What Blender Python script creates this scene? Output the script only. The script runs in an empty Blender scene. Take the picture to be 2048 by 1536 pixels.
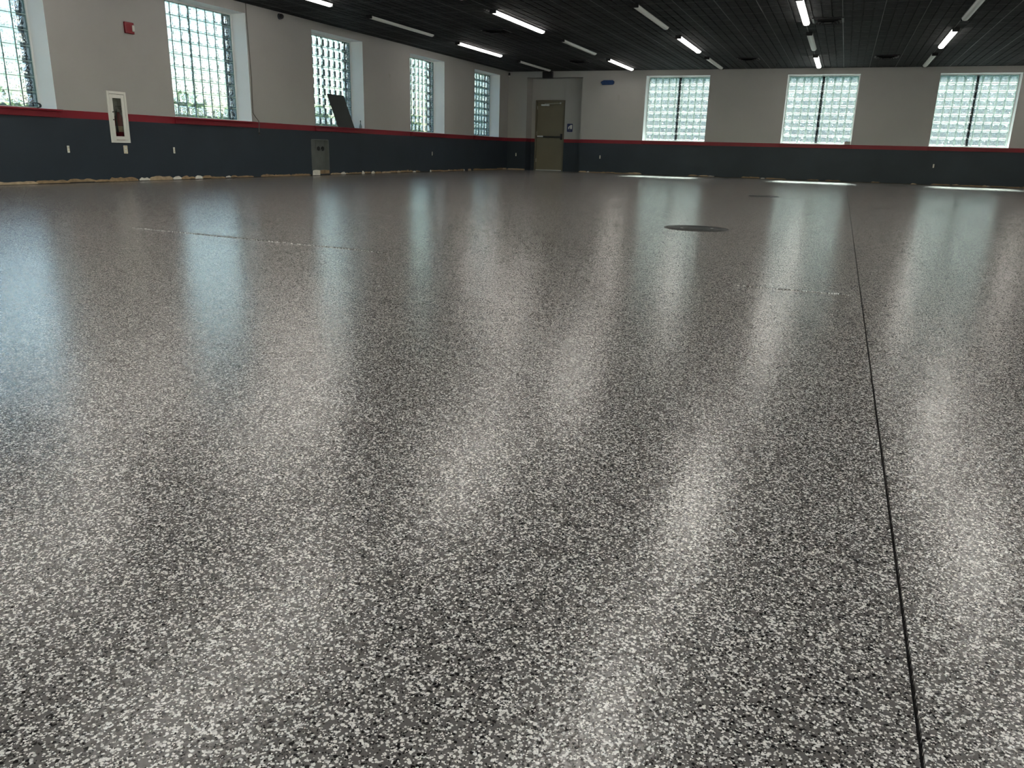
import bpy, math, random
from mathutils import Matrix, Vector
import numpy as np

random.seed(7)
scene = bpy.context.scene
COL = scene.collection

# ------------------------------------------------------------------ camera
cam_d = bpy.data.cameras.new('camera')
cam_d.sensor_width = 36.0
cam_d.lens = 1566.22 / 2048.0 * 36.0
cam_d.clip_start = 0.02
cam_d.clip_end = 300
cam = bpy.data.objects.new('camera', cam_d)
COL.objects.link(cam)
CAM = Vector((9.7605, -23.4348, 0.5901))


def camera_matrix(pitch, roll, yaw):
    fw = Vector((math.sin(yaw) * math.cos(pitch), math.cos(yaw) * math.cos(pitch), -math.sin(pitch)))
    r = Vector((math.cos(yaw), -math.sin(yaw), 0))
    u = r.cross(fw)
    r2 = r * math.cos(roll) + u * math.sin(roll)
    u2 = -r * math.sin(roll) + u * math.cos(roll)
    return Matrix(((r2.x, u2.x, -fw.x, CAM.x), (r2.y, u2.y, -fw.y, CAM.y), (r2.z, u2.z, -fw.z, CAM.z), (0, 0, 0, 1)))


cam.matrix_world = camera_matrix(math.radians(16.6277), math.radians(1.5310), math.radians(-21.8266))
scene.camera = cam

# ------------------------------------------------------------------ light
SUN_ELEV = math.radians(41)
world = bpy.data.worlds.new('sky')
scene.world = world
world.use_nodes = True
wn = world.node_tree
wn.nodes.clear()
sky = wn.nodes.new('ShaderNodeTexSky')
sky.sky_type = 'NISHITA'
sky.sun_disc = False
sky.sun_elevation = SUN_ELEV
sky.sun_rotation = math.radians(-6)
sky.air_density = 1.2
sky.dust_density = 1.0
sky.ozone_density = 1.0
bg = wn.nodes.new('ShaderNodeBackground')
bg.inputs['Strength'].default_value = 0.64
wo = wn.nodes.new('ShaderNodeOutputWorld')
wn.links.new(sky.outputs[0], bg.inputs[0])
wn.links.new(bg.outputs[0], wo.inputs[0])

sun_d = bpy.data.lights.new('sun', 'SUN')
sun_d.energy = 100.0
sun_d.angle = math.radians(9)
sun_d.color = (1.0, 0.95, 0.86)
sun = bpy.data.objects.new('sun', sun_d)
COL.objects.link(sun)
sun_dir = Vector((0.03, -math.cos(SUN_ELEV), -math.sin(SUN_ELEV)))
sun.rotation_euler = sun_dir.to_track_quat('-Z', 'Y').to_euler()
sun.location = (4, 20, 25)

LAMP_STRENGTH = 7.6
scene.view_settings.view_transform = 'Standard'
scene.view_settings.look = 'None'
scene.view_settings.exposure = 1.0
scene.view_settings.gamma = 1.0
scene.view_settings.use_curve_mapping = False
scene.cycles.max_bounces = 6
scene.cycles.diffuse_bounces = 3
scene.cycles.glossy_bounces = 3
scene.cycles.transmission_bounces = 6
scene.cycles.transparent_max_bounces = 12
scene.cycles.sample_clamp_indirect = 5.0
scene.cycles.use_adaptive_sampling = True
scene.cycles.adaptive_threshold = 0.12
scene.cycles.adaptive_min_samples = 12

# ------------------------------------------------------------------ dimensions (metres)
H = 2.86          # ceiling
ZR = 0.95         # top of red stripe / window sill
ZB = 0.85         # bottom of red stripe
ZT = 2.703        # window head
XR = 17.4         # far side wall (not in view)
YB = -28.6        # wall behind the camera
WT = 0.52         # wall thickness
WW = 1.78         # window width
REV = 0.30        # inner reveal depth
FAR_WIN = [4.235, 8.058, 11.685]
LEFT_WIN = [-17.33, -13.49, -9.86, -6.05, -2.45]
ALC = (0.612, 2.352, 2.69, 0.46)   # alcove x0,x1,top,depth


# ------------------------------------------------------------------ node helpers
def mat(name):
    m = bpy.data.materials.new(name)
    m.use_nodes = True
    nt = m.node_tree
    nt.nodes.clear()
    out = nt.nodes.new('ShaderNodeOutputMaterial')
    return m, nt, out


def node(nt, kind, **kw):
    n = nt.nodes.new(kind)
    for k, v in kw.items():
        if hasattr(n, k):
            setattr(n, k, v)
        else:
            n.inputs[k.replace('_', ' ')].default_value = v
    return n


def c4(c):
    return (c[0], c[1], c[2], 1.0)


def paint(name, col, rough=0.55, var=0.06, scale=3.0, metal=0.0, bump=0.0, bscale=60.0, spec=0.4, coords='Object'):
    """plain painted / plastic surface with slight tonal variation"""
    m, nt, out = mat(name)
    b = node(nt, 'ShaderNodeBsdfPrincipled')
    b.inputs['Roughness'].default_value = rough
    b.inputs['Metallic'].default_value = metal
    b.inputs['Specular IOR Level'].default_value = spec
    tc = node(nt, 'ShaderNodeTexCoord')
    nz = node(nt, 'ShaderNodeTexNoise')
    nz.inputs['Scale'].default_value = scale
    nz.inputs['Detail'].default_value = 5
    nt.links.new(tc.outputs[coords], nz.inputs['Vector'])
    rp = node(nt, 'ShaderNodeValToRGB')
    rp.color_ramp.elements[0].position = 0.3
    rp.color_ramp.elements[1].position = 0.7
    rp.color_ramp.elements[0].color = c4([x * (1 - var) for x in col])
    rp.color_ramp.elements[1].color = c4([min(1, x * (1 + var)) for x in col])
    nt.links.new(nz.outputs['Fac'], rp.inputs['Fac'])
    nt.links.new(rp.outputs['Color'], b.inputs['Base Color'])
    if bump > 0:
        n2 = node(nt, 'ShaderNodeTexNoise')
        n2.inputs['Scale'].default_value = bscale
        n2.inputs['Detail'].default_value = 3
        nt.links.new(tc.outputs[coords], n2.inputs['Vector'])
        bp = node(nt, 'ShaderNodeBump')
        bp.inputs['Strength'].default_value = bump
        bp.inputs['Distance'].default_value = 0.004
        nt.links.new(n2.outputs['Fac'], bp.inputs['Height'])
        nt.links.new(bp.outputs['Normal'], b.inputs['Normal'])
    nt.links.new(b.outputs[0], out.inputs[0])
    return m


M = {}
M['wall'] = paint('wall_warm_grey_paint', (0.38, 0.373, 0.359), 0.6, 0.03, 1.2, bump=0.15, bscale=90, spec=0.3)
M['reveal'] = paint('reveal_lit_wall_paint', (0.76, 0.77, 0.77), 0.6, 0.03, 2, spec=0.3)  # wall grey lightened in colour, standing in for strong window light on it
M['navy'] = paint('wainscot_slate_paint', (0.025, 0.034, 0.047), 0.5, 0.10, 1.5, bump=0.12, bscale=90, spec=0.3)
M['red'] = paint('stripe_red_paint', (0.21, 0.011, 0.022), 0.45, 0.05, 2, spec=0.35)
M['outer'] = paint('exterior_brick_brown', (0.10, 0.085, 0.075), 0.85, 0.2, 5)
M['tile'] = paint('ceiling_tile_black', (0.017, 0.0195, 0.021), 0.8, 0.25, 4, bump=0.3, bscale=140, spec=0.2, coords='Generated')
M['tile_pale'] = paint('ceiling_tile_faded_black', (0.024, 0.027, 0.028), 0.8, 0.2, 4, bump=0.3, bscale=140, spec=0.2, coords='Generated')
M['deck'] = paint('plenum_black', (0.008, 0.008, 0.009), 0.9, 0.1)
M['tee'] = paint('grid_worn_grey', (0.036, 0.038, 0.038), 0.5, 0.7, 1.6, spec=0.4)
M['tee_dark'] = paint('grid_black', (0.009, 0.010, 0.011), 0.5, 0.2, 3)
M['black'] = paint('black_enamel', (0.010, 0.011, 0.013), 0.45, 0.15)
M['black_plastic'] = paint('black_plastic', (0.014, 0.015, 0.018), 0.4, 0.2)
M['white_metal'] = paint('white_enamel', (0.72, 0.71, 0.67), 0.4, 0.03)
M['ivory'] = paint('ivory_plastic', (0.62, 0.56, 0.42), 0.4, 0.05)
M['white_plastic'] = paint('white_plastic', (0.70, 0.70, 0.66), 0.35, 0.04)
M['door'] = paint('door_olive_beige', (0.165, 0.145, 0.098), 0.5, 0.06, 2)
M['frame'] = paint('door_frame_olive', (0.135, 0.12, 0.085), 0.5, 0.06, 2)
M['steel'] = paint('brushed_steel', (0.62, 0.62, 0.60), 0.35, 0.05, 20, metal=0.9)
M['galv'] = paint('galvanised_box', (0.14, 0.15, 0.145), 0.5, 0.12, 6, metal=0.2)
M['iron'] = paint('cast_iron_coated', (0.045, 0.045, 0.043), 0.42, 0.3, 30, metal=0.3, bump=0.4, bscale=120)
M['alarm'] = paint('alarm_red_plastic', (0.20, 0.008, 0.016), 0.35, 0.05)
M['ext_red'] = paint('extinguisher_red', (0.24, 0.012, 0.02), 0.25, 0.05)
M['blue_tape'] = paint('blue_masking_tape', (0.010, 0.040, 0.14), 0.6, 0.25, 20)
M['sign_blue'] = paint('sign_navy', (0.012, 0.022, 0.10), 0.35, 0.05)
M['board'] = paint('board_dark_grey', (0.036, 0.043, 0.044), 0.7, 0.10, 4)
M['cable'] = paint('cable_brown_grey', (0.13, 0.12, 0.105), 0.6, 0.1)
M['strap'] = paint('black_webbing', (0.010, 0.012, 0.016), 0.55, 0.2, 60)
M['bottle'] = paint('bottle_grey_plastic', (0.20, 0.25, 0.25), 0.3, 0.2, 30)
M['bottle_tip'] = paint('bottle_green_tip', (0.03, 0.07, 0.05), 0.4, 0.1)
M['card'] = paint('grey_cardboard', (0.34, 0.34, 0.31), 0.7, 0.06)
M['patch_brown'] = paint('torn_paper_brown', (0.30, 0.205, 0.12), 0.9, 0.3, 14)
M['patch_tan'] = paint('torn_paper_tan', (0.44, 0.33, 0.22), 0.9, 0.25, 14)
M['patch_white'] = paint('gypsum_white', (0.74, 0.70, 0.63), 0.9, 0.12, 18)
M['patch_dark'] = paint('adhesive_dark', (0.028, 0.024, 0.02), 0.8, 0.3, 14)
M['joint_black'] = paint('joint_sealant_black', (0.012, 0.012, 0.012), 0.6, 0.1)
M['gauge'] = paint('gauge_white', (0.8, 0.8, 0.78), 0.3, 0.02)
M['mullion'] = paint('mullion_dark_bronze', (0.012, 0.013, 0.013), 0.5, 0.1)
M['stucco'] = paint('stucco_grey_green', (0.36, 0.41, 0.31), 0.9, 0.10, 0.6)

M['concrete'] = paint('worn_asphalt', (0.055, 0.055, 0.053), 0.85, 0.08, 0.7)


def lens_mat(name, emit):
    m, nt, out = mat(name)
    b = node(nt, 'ShaderNodeBsdfPrincipled')
    b.inputs['Base Color'].default_value = (0.80, 0.82, 0.78, 1)
    b.inputs['Roughness'].default_value = 0.35
    if emit:
        b.inputs['Emission Color'].default_value = (1.0, 0.945, 0.87, 1)
        b.inputs['Emission Strength'].default_value = emit
    nt.links.new(b.outputs[0], out.inputs[0])
    return m


M['lens_on'] = lens_mat('lamp_lens_lit', LAMP_STRENGTH)
M['lens_off'] = lens_mat('lamp_lens_unlit', 0)


def glass_pane_mat():
    """wavy moulded glass: partly clear, partly refracting over ripples, partly milky"""
    m, nt, out = mat('wavy_block_glass')
    tc = node(nt, 'ShaderNodeTexCoord')
    oi = node(nt, 'ShaderNodeObjectInfo')
    ad = node(nt, 'ShaderNodeVectorMath', operation='MULTIPLY_ADD')
    cx = node(nt, 'ShaderNodeCombineXYZ')
    mu = node(nt, 'ShaderNodeMath', operation='MULTIPLY')
    mu.inputs[1].default_value = 37.0
    nt.links.new(oi.outputs['Random'], mu.inputs[0])
    nt.links.new(mu.outputs[0], cx.inputs[0])
    nt.links.new(mu.outputs[0], cx.inputs[2])
    ad.inputs[1].default_value = (1, 1, 1)
    nt.links.new(tc.outputs['Object'], ad.inputs[0])
    nt.links.new(cx.outputs[0], ad.inputs[2])
    nz = node(nt, 'ShaderNodeTexNoise')
    nz.inputs['Scale'].default_value = 22
    nz.inputs['Detail'].default_value = 1.0
    nz.inputs['Distortion'].default_value = 1.6
    nt.links.new(ad.outputs[0], nz.inputs['Vector'])
    bp = node(nt, 'ShaderNodeBump')
    bp.inputs['Strength'].default_value = 1.0
    bp.inputs['Distance'].default_value = 0.024
    nt.links.new(nz.outputs['Fac'], bp.inputs['Height'])
    rf = node(nt, 'ShaderNodeBsdfRefraction')
    rf.inputs['Color'].default_value = (0.495, 0.53, 0.555, 1)
    rf.inputs['Roughness'].default_value = 0.15
    rf.inputs['IOR'].default_value = 1.42
    nt.links.new(bp.outputs[0], rf.inputs['Normal'])
    tr = node(nt, 'ShaderNodeBsdfTransparent')
    tr.inputs['Color'].default_value = (0.835, 0.85, 0.875, 1)
    tl = node(nt, 'ShaderNodeBsdfTranslucent')
    tl.inputs['Color'].default_value = (0.85, 0.92, 0.89, 1)
    gl = node(nt, 'ShaderNodeBsdfGlossy')
    gl.inputs['Roughness'].default_value = 0.12
    nt.links.new(bp.outputs[0], gl.inputs['Normal'])
    m1 = node(nt, 'ShaderNodeMixShader')
    rip = node(nt, 'ShaderNodeMapRange')
    rip.inputs['From Min'].default_value = 0.43
    rip.inputs['From Max'].default_value = 0.55
    rip.inputs['To Min'].default_value = 0.26
    rip.inputs['To Max'].default_value = 0.92
    nt.links.new(nz.outputs['Fac'], rip.inputs['Value'])
    nt.links.new(rip.outputs[0], m1.inputs[0])
    nt.links.new(tr.outputs[0], m1.inputs[1])
    nt.links.new(rf.outputs[0], m1.inputs[2])
    m2 = node(nt, 'ShaderNodeMixShader')
    m2.inputs[0].default_value = 0.004
    nt.links.new(m1.outputs[0], m2.inputs[1])
    nt.links.new(tl.outputs[0], m2.inputs[2])
    fr = node(nt, 'ShaderNodeFresnel')
    fr.inputs['IOR'].default_value = 1.3
    m3 = node(nt, 'ShaderNodeMixShader')
    nt.links.new(fr.outputs[0], m3.inputs[0])
    nt.links.new(m2.outputs[0], m3.inputs[1])
    nt.links.new(gl.outputs[0], m3.inputs[2])
    nt.links.new(m3.outputs[0], out.inputs[0])
    return m


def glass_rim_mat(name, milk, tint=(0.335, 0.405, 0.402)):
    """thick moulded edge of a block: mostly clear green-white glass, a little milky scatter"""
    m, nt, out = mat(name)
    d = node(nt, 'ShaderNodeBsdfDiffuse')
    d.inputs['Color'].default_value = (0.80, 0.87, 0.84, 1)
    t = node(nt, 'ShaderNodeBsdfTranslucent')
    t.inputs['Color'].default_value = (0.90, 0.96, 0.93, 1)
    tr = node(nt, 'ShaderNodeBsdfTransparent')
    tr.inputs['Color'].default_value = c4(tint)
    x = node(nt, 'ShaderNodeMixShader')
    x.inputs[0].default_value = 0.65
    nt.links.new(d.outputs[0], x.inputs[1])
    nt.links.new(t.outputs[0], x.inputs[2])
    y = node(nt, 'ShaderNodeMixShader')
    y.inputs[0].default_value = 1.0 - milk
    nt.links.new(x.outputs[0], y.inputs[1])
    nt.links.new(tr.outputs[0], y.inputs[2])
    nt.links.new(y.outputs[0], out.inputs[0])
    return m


def leaf_mat():
    m, nt, out = mat('hedge_leaf_green')
    d = node(nt, 'ShaderNodeBsdfDiffuse')
    t = node(nt, 'ShaderNodeBsdfTranslucent')
    tc = node(nt, 'ShaderNodeTexCoord')
    nz = node(nt, 'ShaderNodeTexNoise')
    nz.inputs['Scale'].default_value = 2.0
    nt.links.new(tc.outputs['Object'], nz.inputs['Vector'])
    rp = node(nt, 'ShaderNodeValToRGB')
    rp.color_ramp.elements[0].color = (0.10, 0.135, 0.06, 1)
    rp.color_ramp.elements[1].color = (0.19, 0.23, 0.11, 1)
    nt.links.new(nz.outputs['Fac'], rp.inputs['Fac'])
    nt.links.new(rp.outputs[0], d.inputs['Color'])
    t.inputs['Color'].default_value = (0.015, 0.022, 0.008, 1)
    a = node(nt, 'ShaderNodeAddShader')
    nt.links.new(d.outputs[0], a.inputs[0])
    nt.links.new(t.outputs[0], a.inputs[1])
    nt.links.new(a.outputs[0], out.inputs[0])
    return m


M['leaf'] = leaf_mat()
M['pane'] = glass_pane_mat()
M['rim'] = glass_rim_mat('block_edge_clear', 0.021)
M['rim_side'] = glass_rim_mat('block_side_clear', 0.03, (0.91, 0.95, 0.94))
M['rim_sun_band'] = glass_rim_mat('block_edge_sun_band', 0.075)  # horizontal edges made milkier to imitate bright bands of sun from above
M['mortar'] = paint('silicone_joint_grey_green', (0.50, 0.60, 0.57), 0.5, 0.05)


def clear_glass(name):
    m, nt, out = mat(name)
    tr = node(nt, 'ShaderNodeBsdfTransparent')
    tr.inputs['Color'].default_value = (0.90, 0.92, 0.90, 1)
    gl = node(nt, 'ShaderNodeBsdfGlossy')
    gl.inputs['Roughness'].default_value = 0.05
    fr = node(nt, 'ShaderNodeFresnel')
    fr.inputs['IOR'].default_value = 1.45
    x = node(nt, 'ShaderNodeMixShader')
    nt.links.new(fr.outputs[0], x.inputs[0])
    nt.links.new(tr.outputs[0], x.inputs[1])
    nt.links.new(gl.outputs[0], x.inputs[2])
    nt.links.new(x.outputs[0], out.inputs[0])
    return m


M['clear'] = clear_glass('clear_glass')


def floor_mat():
    """decorative vinyl flake broadcast in clear resin: grey base, white and black chips, glossy dimpled top coat"""
    m, nt, out = mat('flake_resin_floor')
    tc = node(nt, 'ShaderNodeTexCoord')
    co = tc.outputs['Object']
    # warp so that chips have torn outlines
    wz = node(nt, 'ShaderNodeTexNoise')
    wz.inputs['Scale'].default_value = 220
    wz.inputs['Detail'].default_value = 2
    nt.links.new(co, wz.inputs['Vector'])
    wv = node(nt, 'ShaderNodeVectorMath', operation='MULTIPLY_ADD')
    wv.inputs[1].default_value = (0.0028, 0.0028, 0.0)
    nt.links.new(wz.outputs['Color'], wv.inputs[0])
    nt.links.new(co, wv.inputs[2])

    NEAR = {}

    def chips(scale, off):
        mp = node(nt, 'ShaderNodeMapping')
        mp.inputs['Location'].default_value = off
        mp.inputs['Rotation'].default_value = (0, 0, off[0])
        nt.links.new(wv.outputs[0], mp.inputs['Vector'])
        v = node(nt, 'ShaderNodeTexVoronoi', voronoi_dimensions='2D')
        v.inputs['Scale'].default_value = scale
        v.inputs['Randomness'].default_value = 1.0
        nt.links.new(mp.outputs[0], v.inputs['Vector'])
        s = node(nt, 'ShaderNodeSeparateColor')
        nt.links.new(v.outputs['Color'], s.inputs[0])
        near = node(nt, 'ShaderNodeMath', operation='LESS_THAN')
        near.inputs[1].default_value = 0.50
        nt.links.new(v.outputs['Distance'], near.inputs[0])
        NEAR[s.name] = near.outputs[0]
        return s

    def over(prev, sep, chan, thr, colnode):
        g = node(nt, 'ShaderNodeMath', operation='LESS_THAN')
        g.inputs[1].default_value = thr
        nt.links.new(sep.outputs[chan], g.inputs[0])
        k = node(nt, 'ShaderNodeMath', operation='MULTIPLY')
        nt.links.new(g.outputs[0], k.inputs[0])
        nt.links.new(NEAR[sep.name], k.inputs[1])
        x = node(nt, 'ShaderNodeMix', data_type='RGBA')
        nt.links.new(k.outputs[0], x.inputs['Factor'])
        nt.links.new(prev, x.inputs[6])
        if isinstance(colnode, tuple):
            x.inputs[7].default_value = c4(colnode)
        else:
            nt.links.new(colnode, x.inputs[7])
        return x.outputs[2]

    base = node(nt, 'ShaderNodeRGB')
    base.outputs[0].default_value = (0.143, 0.130, 0.119, 1)
    a = chips(215, (0.3, 1.7, 0))
    b_ = chips(310, (1.1, 0.2, 0))
    d_ = chips(480, (2.3, 5.1, 0))
    e_ = chips(200, (4.0, 3.3, 0))

    def whites(sep):
        rp = node(nt, 'ShaderNodeValToRGB')
        rp.color_ramp.elements[0].color = (0.52, 0.485, 0.445, 1)
        rp.color_ramp.elements[1].color = (0.94, 0.89, 0.82, 1)
        rp.color_ramp.elements[0].position = 0.0
        rp.color_ramp.elements[1].position = 0.35
        nt.links.new(sep.outputs[1], rp.inputs['Fac'])
        return rp.outputs['Color']

    col = base.outputs[0]
    col = over(col, e_, 0, 0.22, (0.185, 0.165, 0.150))
    col = over(col, b_, 0, 0.17, whites(b_))
    col = over(col, a, 2, 0.115, (0.012, 0.011, 0.011))
    col = over(col, a, 0, 0.18, whites(a))
    col = over(col, d_, 0, 0.17, whites(d_))
    col = over(col, d_, 2, 0.12, (0.014, 0.013, 0.012))

    bs = node(nt, 'ShaderNodeBsdfPrincipled')
    nt.links.new(col, bs.inputs['Base Color'])
    bs.inputs['Roughness'].default_value = 0.19
    bs.inputs['Specular IOR Level'].default_value = 0.7
    # dimpled top coat + long trowel undulation
    n1 = node(nt, 'ShaderNodeTexNoise')
    n1.inputs['Scale'].default_value = 130
    n1.inputs['Detail'].default_value = 2
    nt.links.new(co, n1.inputs['Vector'])
    n2 = node(nt, 'ShaderNodeTexNoise')
    n2.inputs['Scale'].default_value = 1.0
    n2.inputs['Detail'].default_value = 3
    mp2 = node(nt, 'ShaderNodeMapping')
    mp2.inputs['Scale'].default_value = (0.22, 1.7, 1.0)
    nt.links.new(co, mp2.inputs['Vector'])
    nt.links.new(mp2.outputs[0], n2.inputs['Vector'])
    b1 = node(nt, 'ShaderNodeBump')
    b1.inputs['Strength'].default_value = 0.37
    b1.inputs['Distance'].default_value = 0.0016
    nt.links.new(n1.outputs['Fac'], b1.inputs['Height'])
    b2 = node(nt, 'ShaderNodeBump')
    b2.inputs['Strength'].default_value = 0.45
    b2.inputs['Distance'].default_value = 0.012
    nt.links.new(n2.outputs['Fac'], b2.inputs['Height'])
    nt.links.new(b1.outputs[0], b2.inputs['Normal'])
    nt.links.new(b2.outputs[0], bs.inputs['Normal'])
    nt.links.new(bs.outputs[0], out.inputs[0])
    return m


M['floor'] = floor_mat()


# ------------------------------------------------------------------ mesh helpers
class MB:
    def __init__(self):
        self.v, self.f, self.mi, self.sm = [], [], [], []

    def face(self, pts, mi=0, smooth=False):
        i = len(self.v)
        self.v.extend([tuple(p) for p in pts])
        self.f.append(tuple(range(i, i + len(pts))))
        self.mi.append(mi)
        self.sm.append(smooth)

    def box(self, x0, y0, z0, x1, y1, z1, mi=0):
        i = len(self.v)
        self.v += [(x0, y0, z0), (x1, y0, z0), (x1, y1, z0), (x0, y1, z0), (x0, y0, z1), (x1, y0, z1), (x1, y1, z1), (x0, y1, z1)]
        for q in ((0, 3, 2, 1), (4, 5, 6, 7), (0, 1, 5, 4), (1, 2, 6, 5), (2, 3, 7, 6), (3, 0, 4, 7)):
            self.f.append(tuple(i + k for k in q))
            self.mi.append(mi)
            self.sm.append(False)
        return self

    def rbox(self, x0, y0, z0, x1, y1, z1, b=0.004, mi=0):
        """box with chamfered edges"""
        xs, ys, zs = (x0, x1), (y0, y1), (z0, z1)
        i0 = len(self.v)
        idx = {}
        for a in (0, 1):
            for c in (0, 1):
                for d in (0, 1):
                    sx, sy, sz = (1 if a == 0 else -1), (1 if c == 0 else -1), (1 if d == 0 else -1)
                    P = (xs[a], ys[c], zs[d])
                    for ax in range(3):
                        q = [P[0] + sx * b, P[1] + sy * b, P[2] + sz * b]
                        q[ax] = P[ax]
                        idx[(a, c, d, ax)] = len(self.v)
                        self.v.append(tuple(q))

        def add(ids):
            self.f.append(tuple(ids))
            self.mi.append(mi)
            self.sm.append(False)
        for ax in range(3):
            for s in (0, 1):
                o = [k for k in range(3) if k != ax]
                ring = []
                for (p, q) in ((0, 0), (1, 0), (1, 1), (0, 1)):
                    k = [0, 0, 0]
                    k[ax], k[o[0]], k[o[1]] = s, p, q
                    ring.append(idx[(*k, ax)])
                add(ring)
        for ax in range(3):
            o = [k for k in range(3) if k != ax]
            for p in (0, 1):
                for q in (0, 1):
                    k0, k1 = [0, 0, 0], [0, 0, 0]
                    k0[ax], k1[ax] = 0, 1
                    k0[o[0]] = k1[o[0]] = p
                    k0[o[1]] = k1[o[1]] = q
                    add([idx[(*k0, o[0])], idx[(*k1, o[0])], idx[(*k1, o[1])], idx[(*k0, o[1])]])
        for a in (0, 1):
            for c in (0, 1):
                for d in (0, 1):
                    add([idx[(a, c, d, 0)], idx[(a, c, d, 1)], idx[(a, c, d, 2)]])
        return self

    def tube(self, pts, r, seg=8, mi=0, caps=True):
        pts = [Vector(p) for p in pts]
        rs = r if isinstance(r, (list, tuple)) else [r] * len(pts)
        rings = []
        for k, p in enumerate(pts):
            t = (pts[min(k + 1, len(pts) - 1)] - pts[max(k - 1, 0)]).normalized()
            ref = Vector((0, 0, 1)) if abs(t.z) < 0.9 else Vector((1, 0, 0))
            n = t.cross(ref).normalized()
            bn = t.cross(n)
            rings.append([len(self.v) + j for j in range(seg)])
            for j in range(seg):
                a = 2 * math.pi * j / seg
                q = p + (n * math.cos(a) + bn * math.sin(a)) * rs[k]
                self.v.append(tuple(q))
        for A, B in zip(rings[:-1], rings[1:]):
            for j in range(seg):
                self.f.append((A[j], A[(j + 1) % seg], B[(j + 1) % seg], B[j]))
                self.mi.append(mi)
                self.sm.append(True)
        if caps:
            for R_ in (rings[0][::-1], rings[-1]):
                self.f.append(tuple(R_))
                self.mi.append(mi)
                self.sm.append(False)
        return self

    def lathe(self, prof, seg=20, mi=0, origin=(0, 0, 0), axis='Z', cap=True):
        ox, oy, oz = origin
        rings = []
        for (r, h) in prof:
            ring = []
            for j in range(seg):
                a = 2 * math.pi * j / seg
                if axis == 'Z':
                    q = (ox + r * math.cos(a), oy + r * math.sin(a), oz + h)
                elif axis == 'X':
                    q = (ox + h, oy + r * math.cos(a), oz + r * math.sin(a))
                else:
                    q = (ox + r * math.cos(a), oy + h, oz + r * math.sin(a))
                ring.append(len(self.v))
                self.v.append(q)
            rings.append(ring)
        for A, B in zip(rings[:-1], rings[1:]):
            for j in range(seg):
                self.f.append((A[j], A[(j + 1) % seg], B[(j + 1) % seg], B[j]))
                self.mi.append(mi)
                self.sm.append(True)
        if cap:
            for R_ in (rings[0][::-1], rings[-1]):
                self.f.append(tuple(R_))
                self.mi.append(mi)
                self.sm.append(False)
        return self

    def prism(self, poly, d0, d1, plane='XZ', mi=0):
        """extrude a 2-D polygon; plane XZ -> depth along Y, YZ -> depth along X, XY -> along Z"""
        def P(a, b, d):
            return {'XZ': (a, d, b), 'YZ': (d, a, b), 'XY': (a, b, d)}[plane]
        n = len(poly)
        self.face([P(a, b, d0) for a, b in poly], mi)
        self.face([P(a, b, d1) for a, b in poly[::-1]], mi)
        for k in range(n):
            a, b = poly[k], poly[(k + 1) % n]
            self.face([P(*a, d0), P(*a, d1), P(*b, d1), P(*b, d0)], mi)
        return self

    def mesh(self, name, mats):
        me = bpy.data.meshes.new(name)
        me.from_pydata(self.v, [], self.f)
        for mm in mats:
            me.materials.append(mm)
        me.polygons.foreach_set('material_index', self.mi)
        me.polygons.foreach_set('use_smooth', self.sm)
        me.update()
        return me

    def build(self, name, mats, parent=None, loc=None, fix=True):
        if not isinstance(mats, (list, tuple)):
            mats = [mats]
        me = self.mesh(name, mats)
        if fix:
            import bmesh
            bm = bmesh.new()
            bm.from_mesh(me)
            bmesh.ops.recalc_face_normals(bm, faces=bm.faces)
            bm.to_mesh(me)
            bm.free()
        return put(name, me, parent, loc)


def put(name, me, parent=None, loc=None):
    o = bpy.data.objects.new(name, me)
    COL.objects.link(o)
    if parent is not None:
        o.parent = parent
    if loc is not None:
        o.location = loc
    return o


def empty(name, loc=(0, 0, 0), rz=0.0):
    o = bpy.data.objects.new(name, None)
    o.empty_display_size = 0.1
    COL.objects.link(o)
    o.location = loc
    o.rotation_euler = (0, 0, rz)
    return o


def tag(o, label, cat=None, group=None, kind=None):
    o['label'] = label
    if cat:
        o['category'] = cat
    if group:
        o['group'] = group
    if kind:
        o['kind'] = kind
    return o


# ------------------------------------------------------------------ floor
def joint_x(y):
    return 9.85 + (9.915 - 9.85) * (-0.3 - y) / 22.4


JW = 0.0024
fl = MB()
y0, y1 = YB, ALC[3]
a0, a1 = joint_x(y0), joint_x(0)
fl.face([(0, y0, 0), (a0 - JW, y0, 0), (a1 - JW, 0, 0), (0, 0, 0)])
fl.face([(a0 + JW, y0, 0), (XR, y0, 0), (XR, 0, 0), (a1 + JW, 0, 0)])
fl.face([(ALC[0], 0, 0), (ALC[1], 0, 0), (ALC[1], y1, 0), (ALC[0], y1, 0)])
fl.face([(a0 - JW, y0, 0), (a0 - JW, y0, -0.008), (a1 - JW, 0, -0.008), (a1 - JW, 0, 0)])
fl.face([(a0 + JW, y0, 0), (a1 + JW, 0, 0), (a1 + JW, 0, -0.008), (a0 + JW, y0, -0.008)])
fl.face([(0, y0, -0.05), (0, 0, -0.05), (XR, 0, -0.05), (XR, y0, -0.05)])
floor = fl.build('floor', M['floor'], fix=False)
tag(floor, 'glossy speckled grey, white and black flake resin floor', 'floor', kind='structure')
jt = MB()
jt.face([(a0 - JW, y0, -0.007), (a0 + JW, y0, -0.007), (a1 + JW, 0, -0.007), (a1 - JW, 0, -0.007)])
jt.build('control_joint', M['joint_black'], floor, fix=False)
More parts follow.
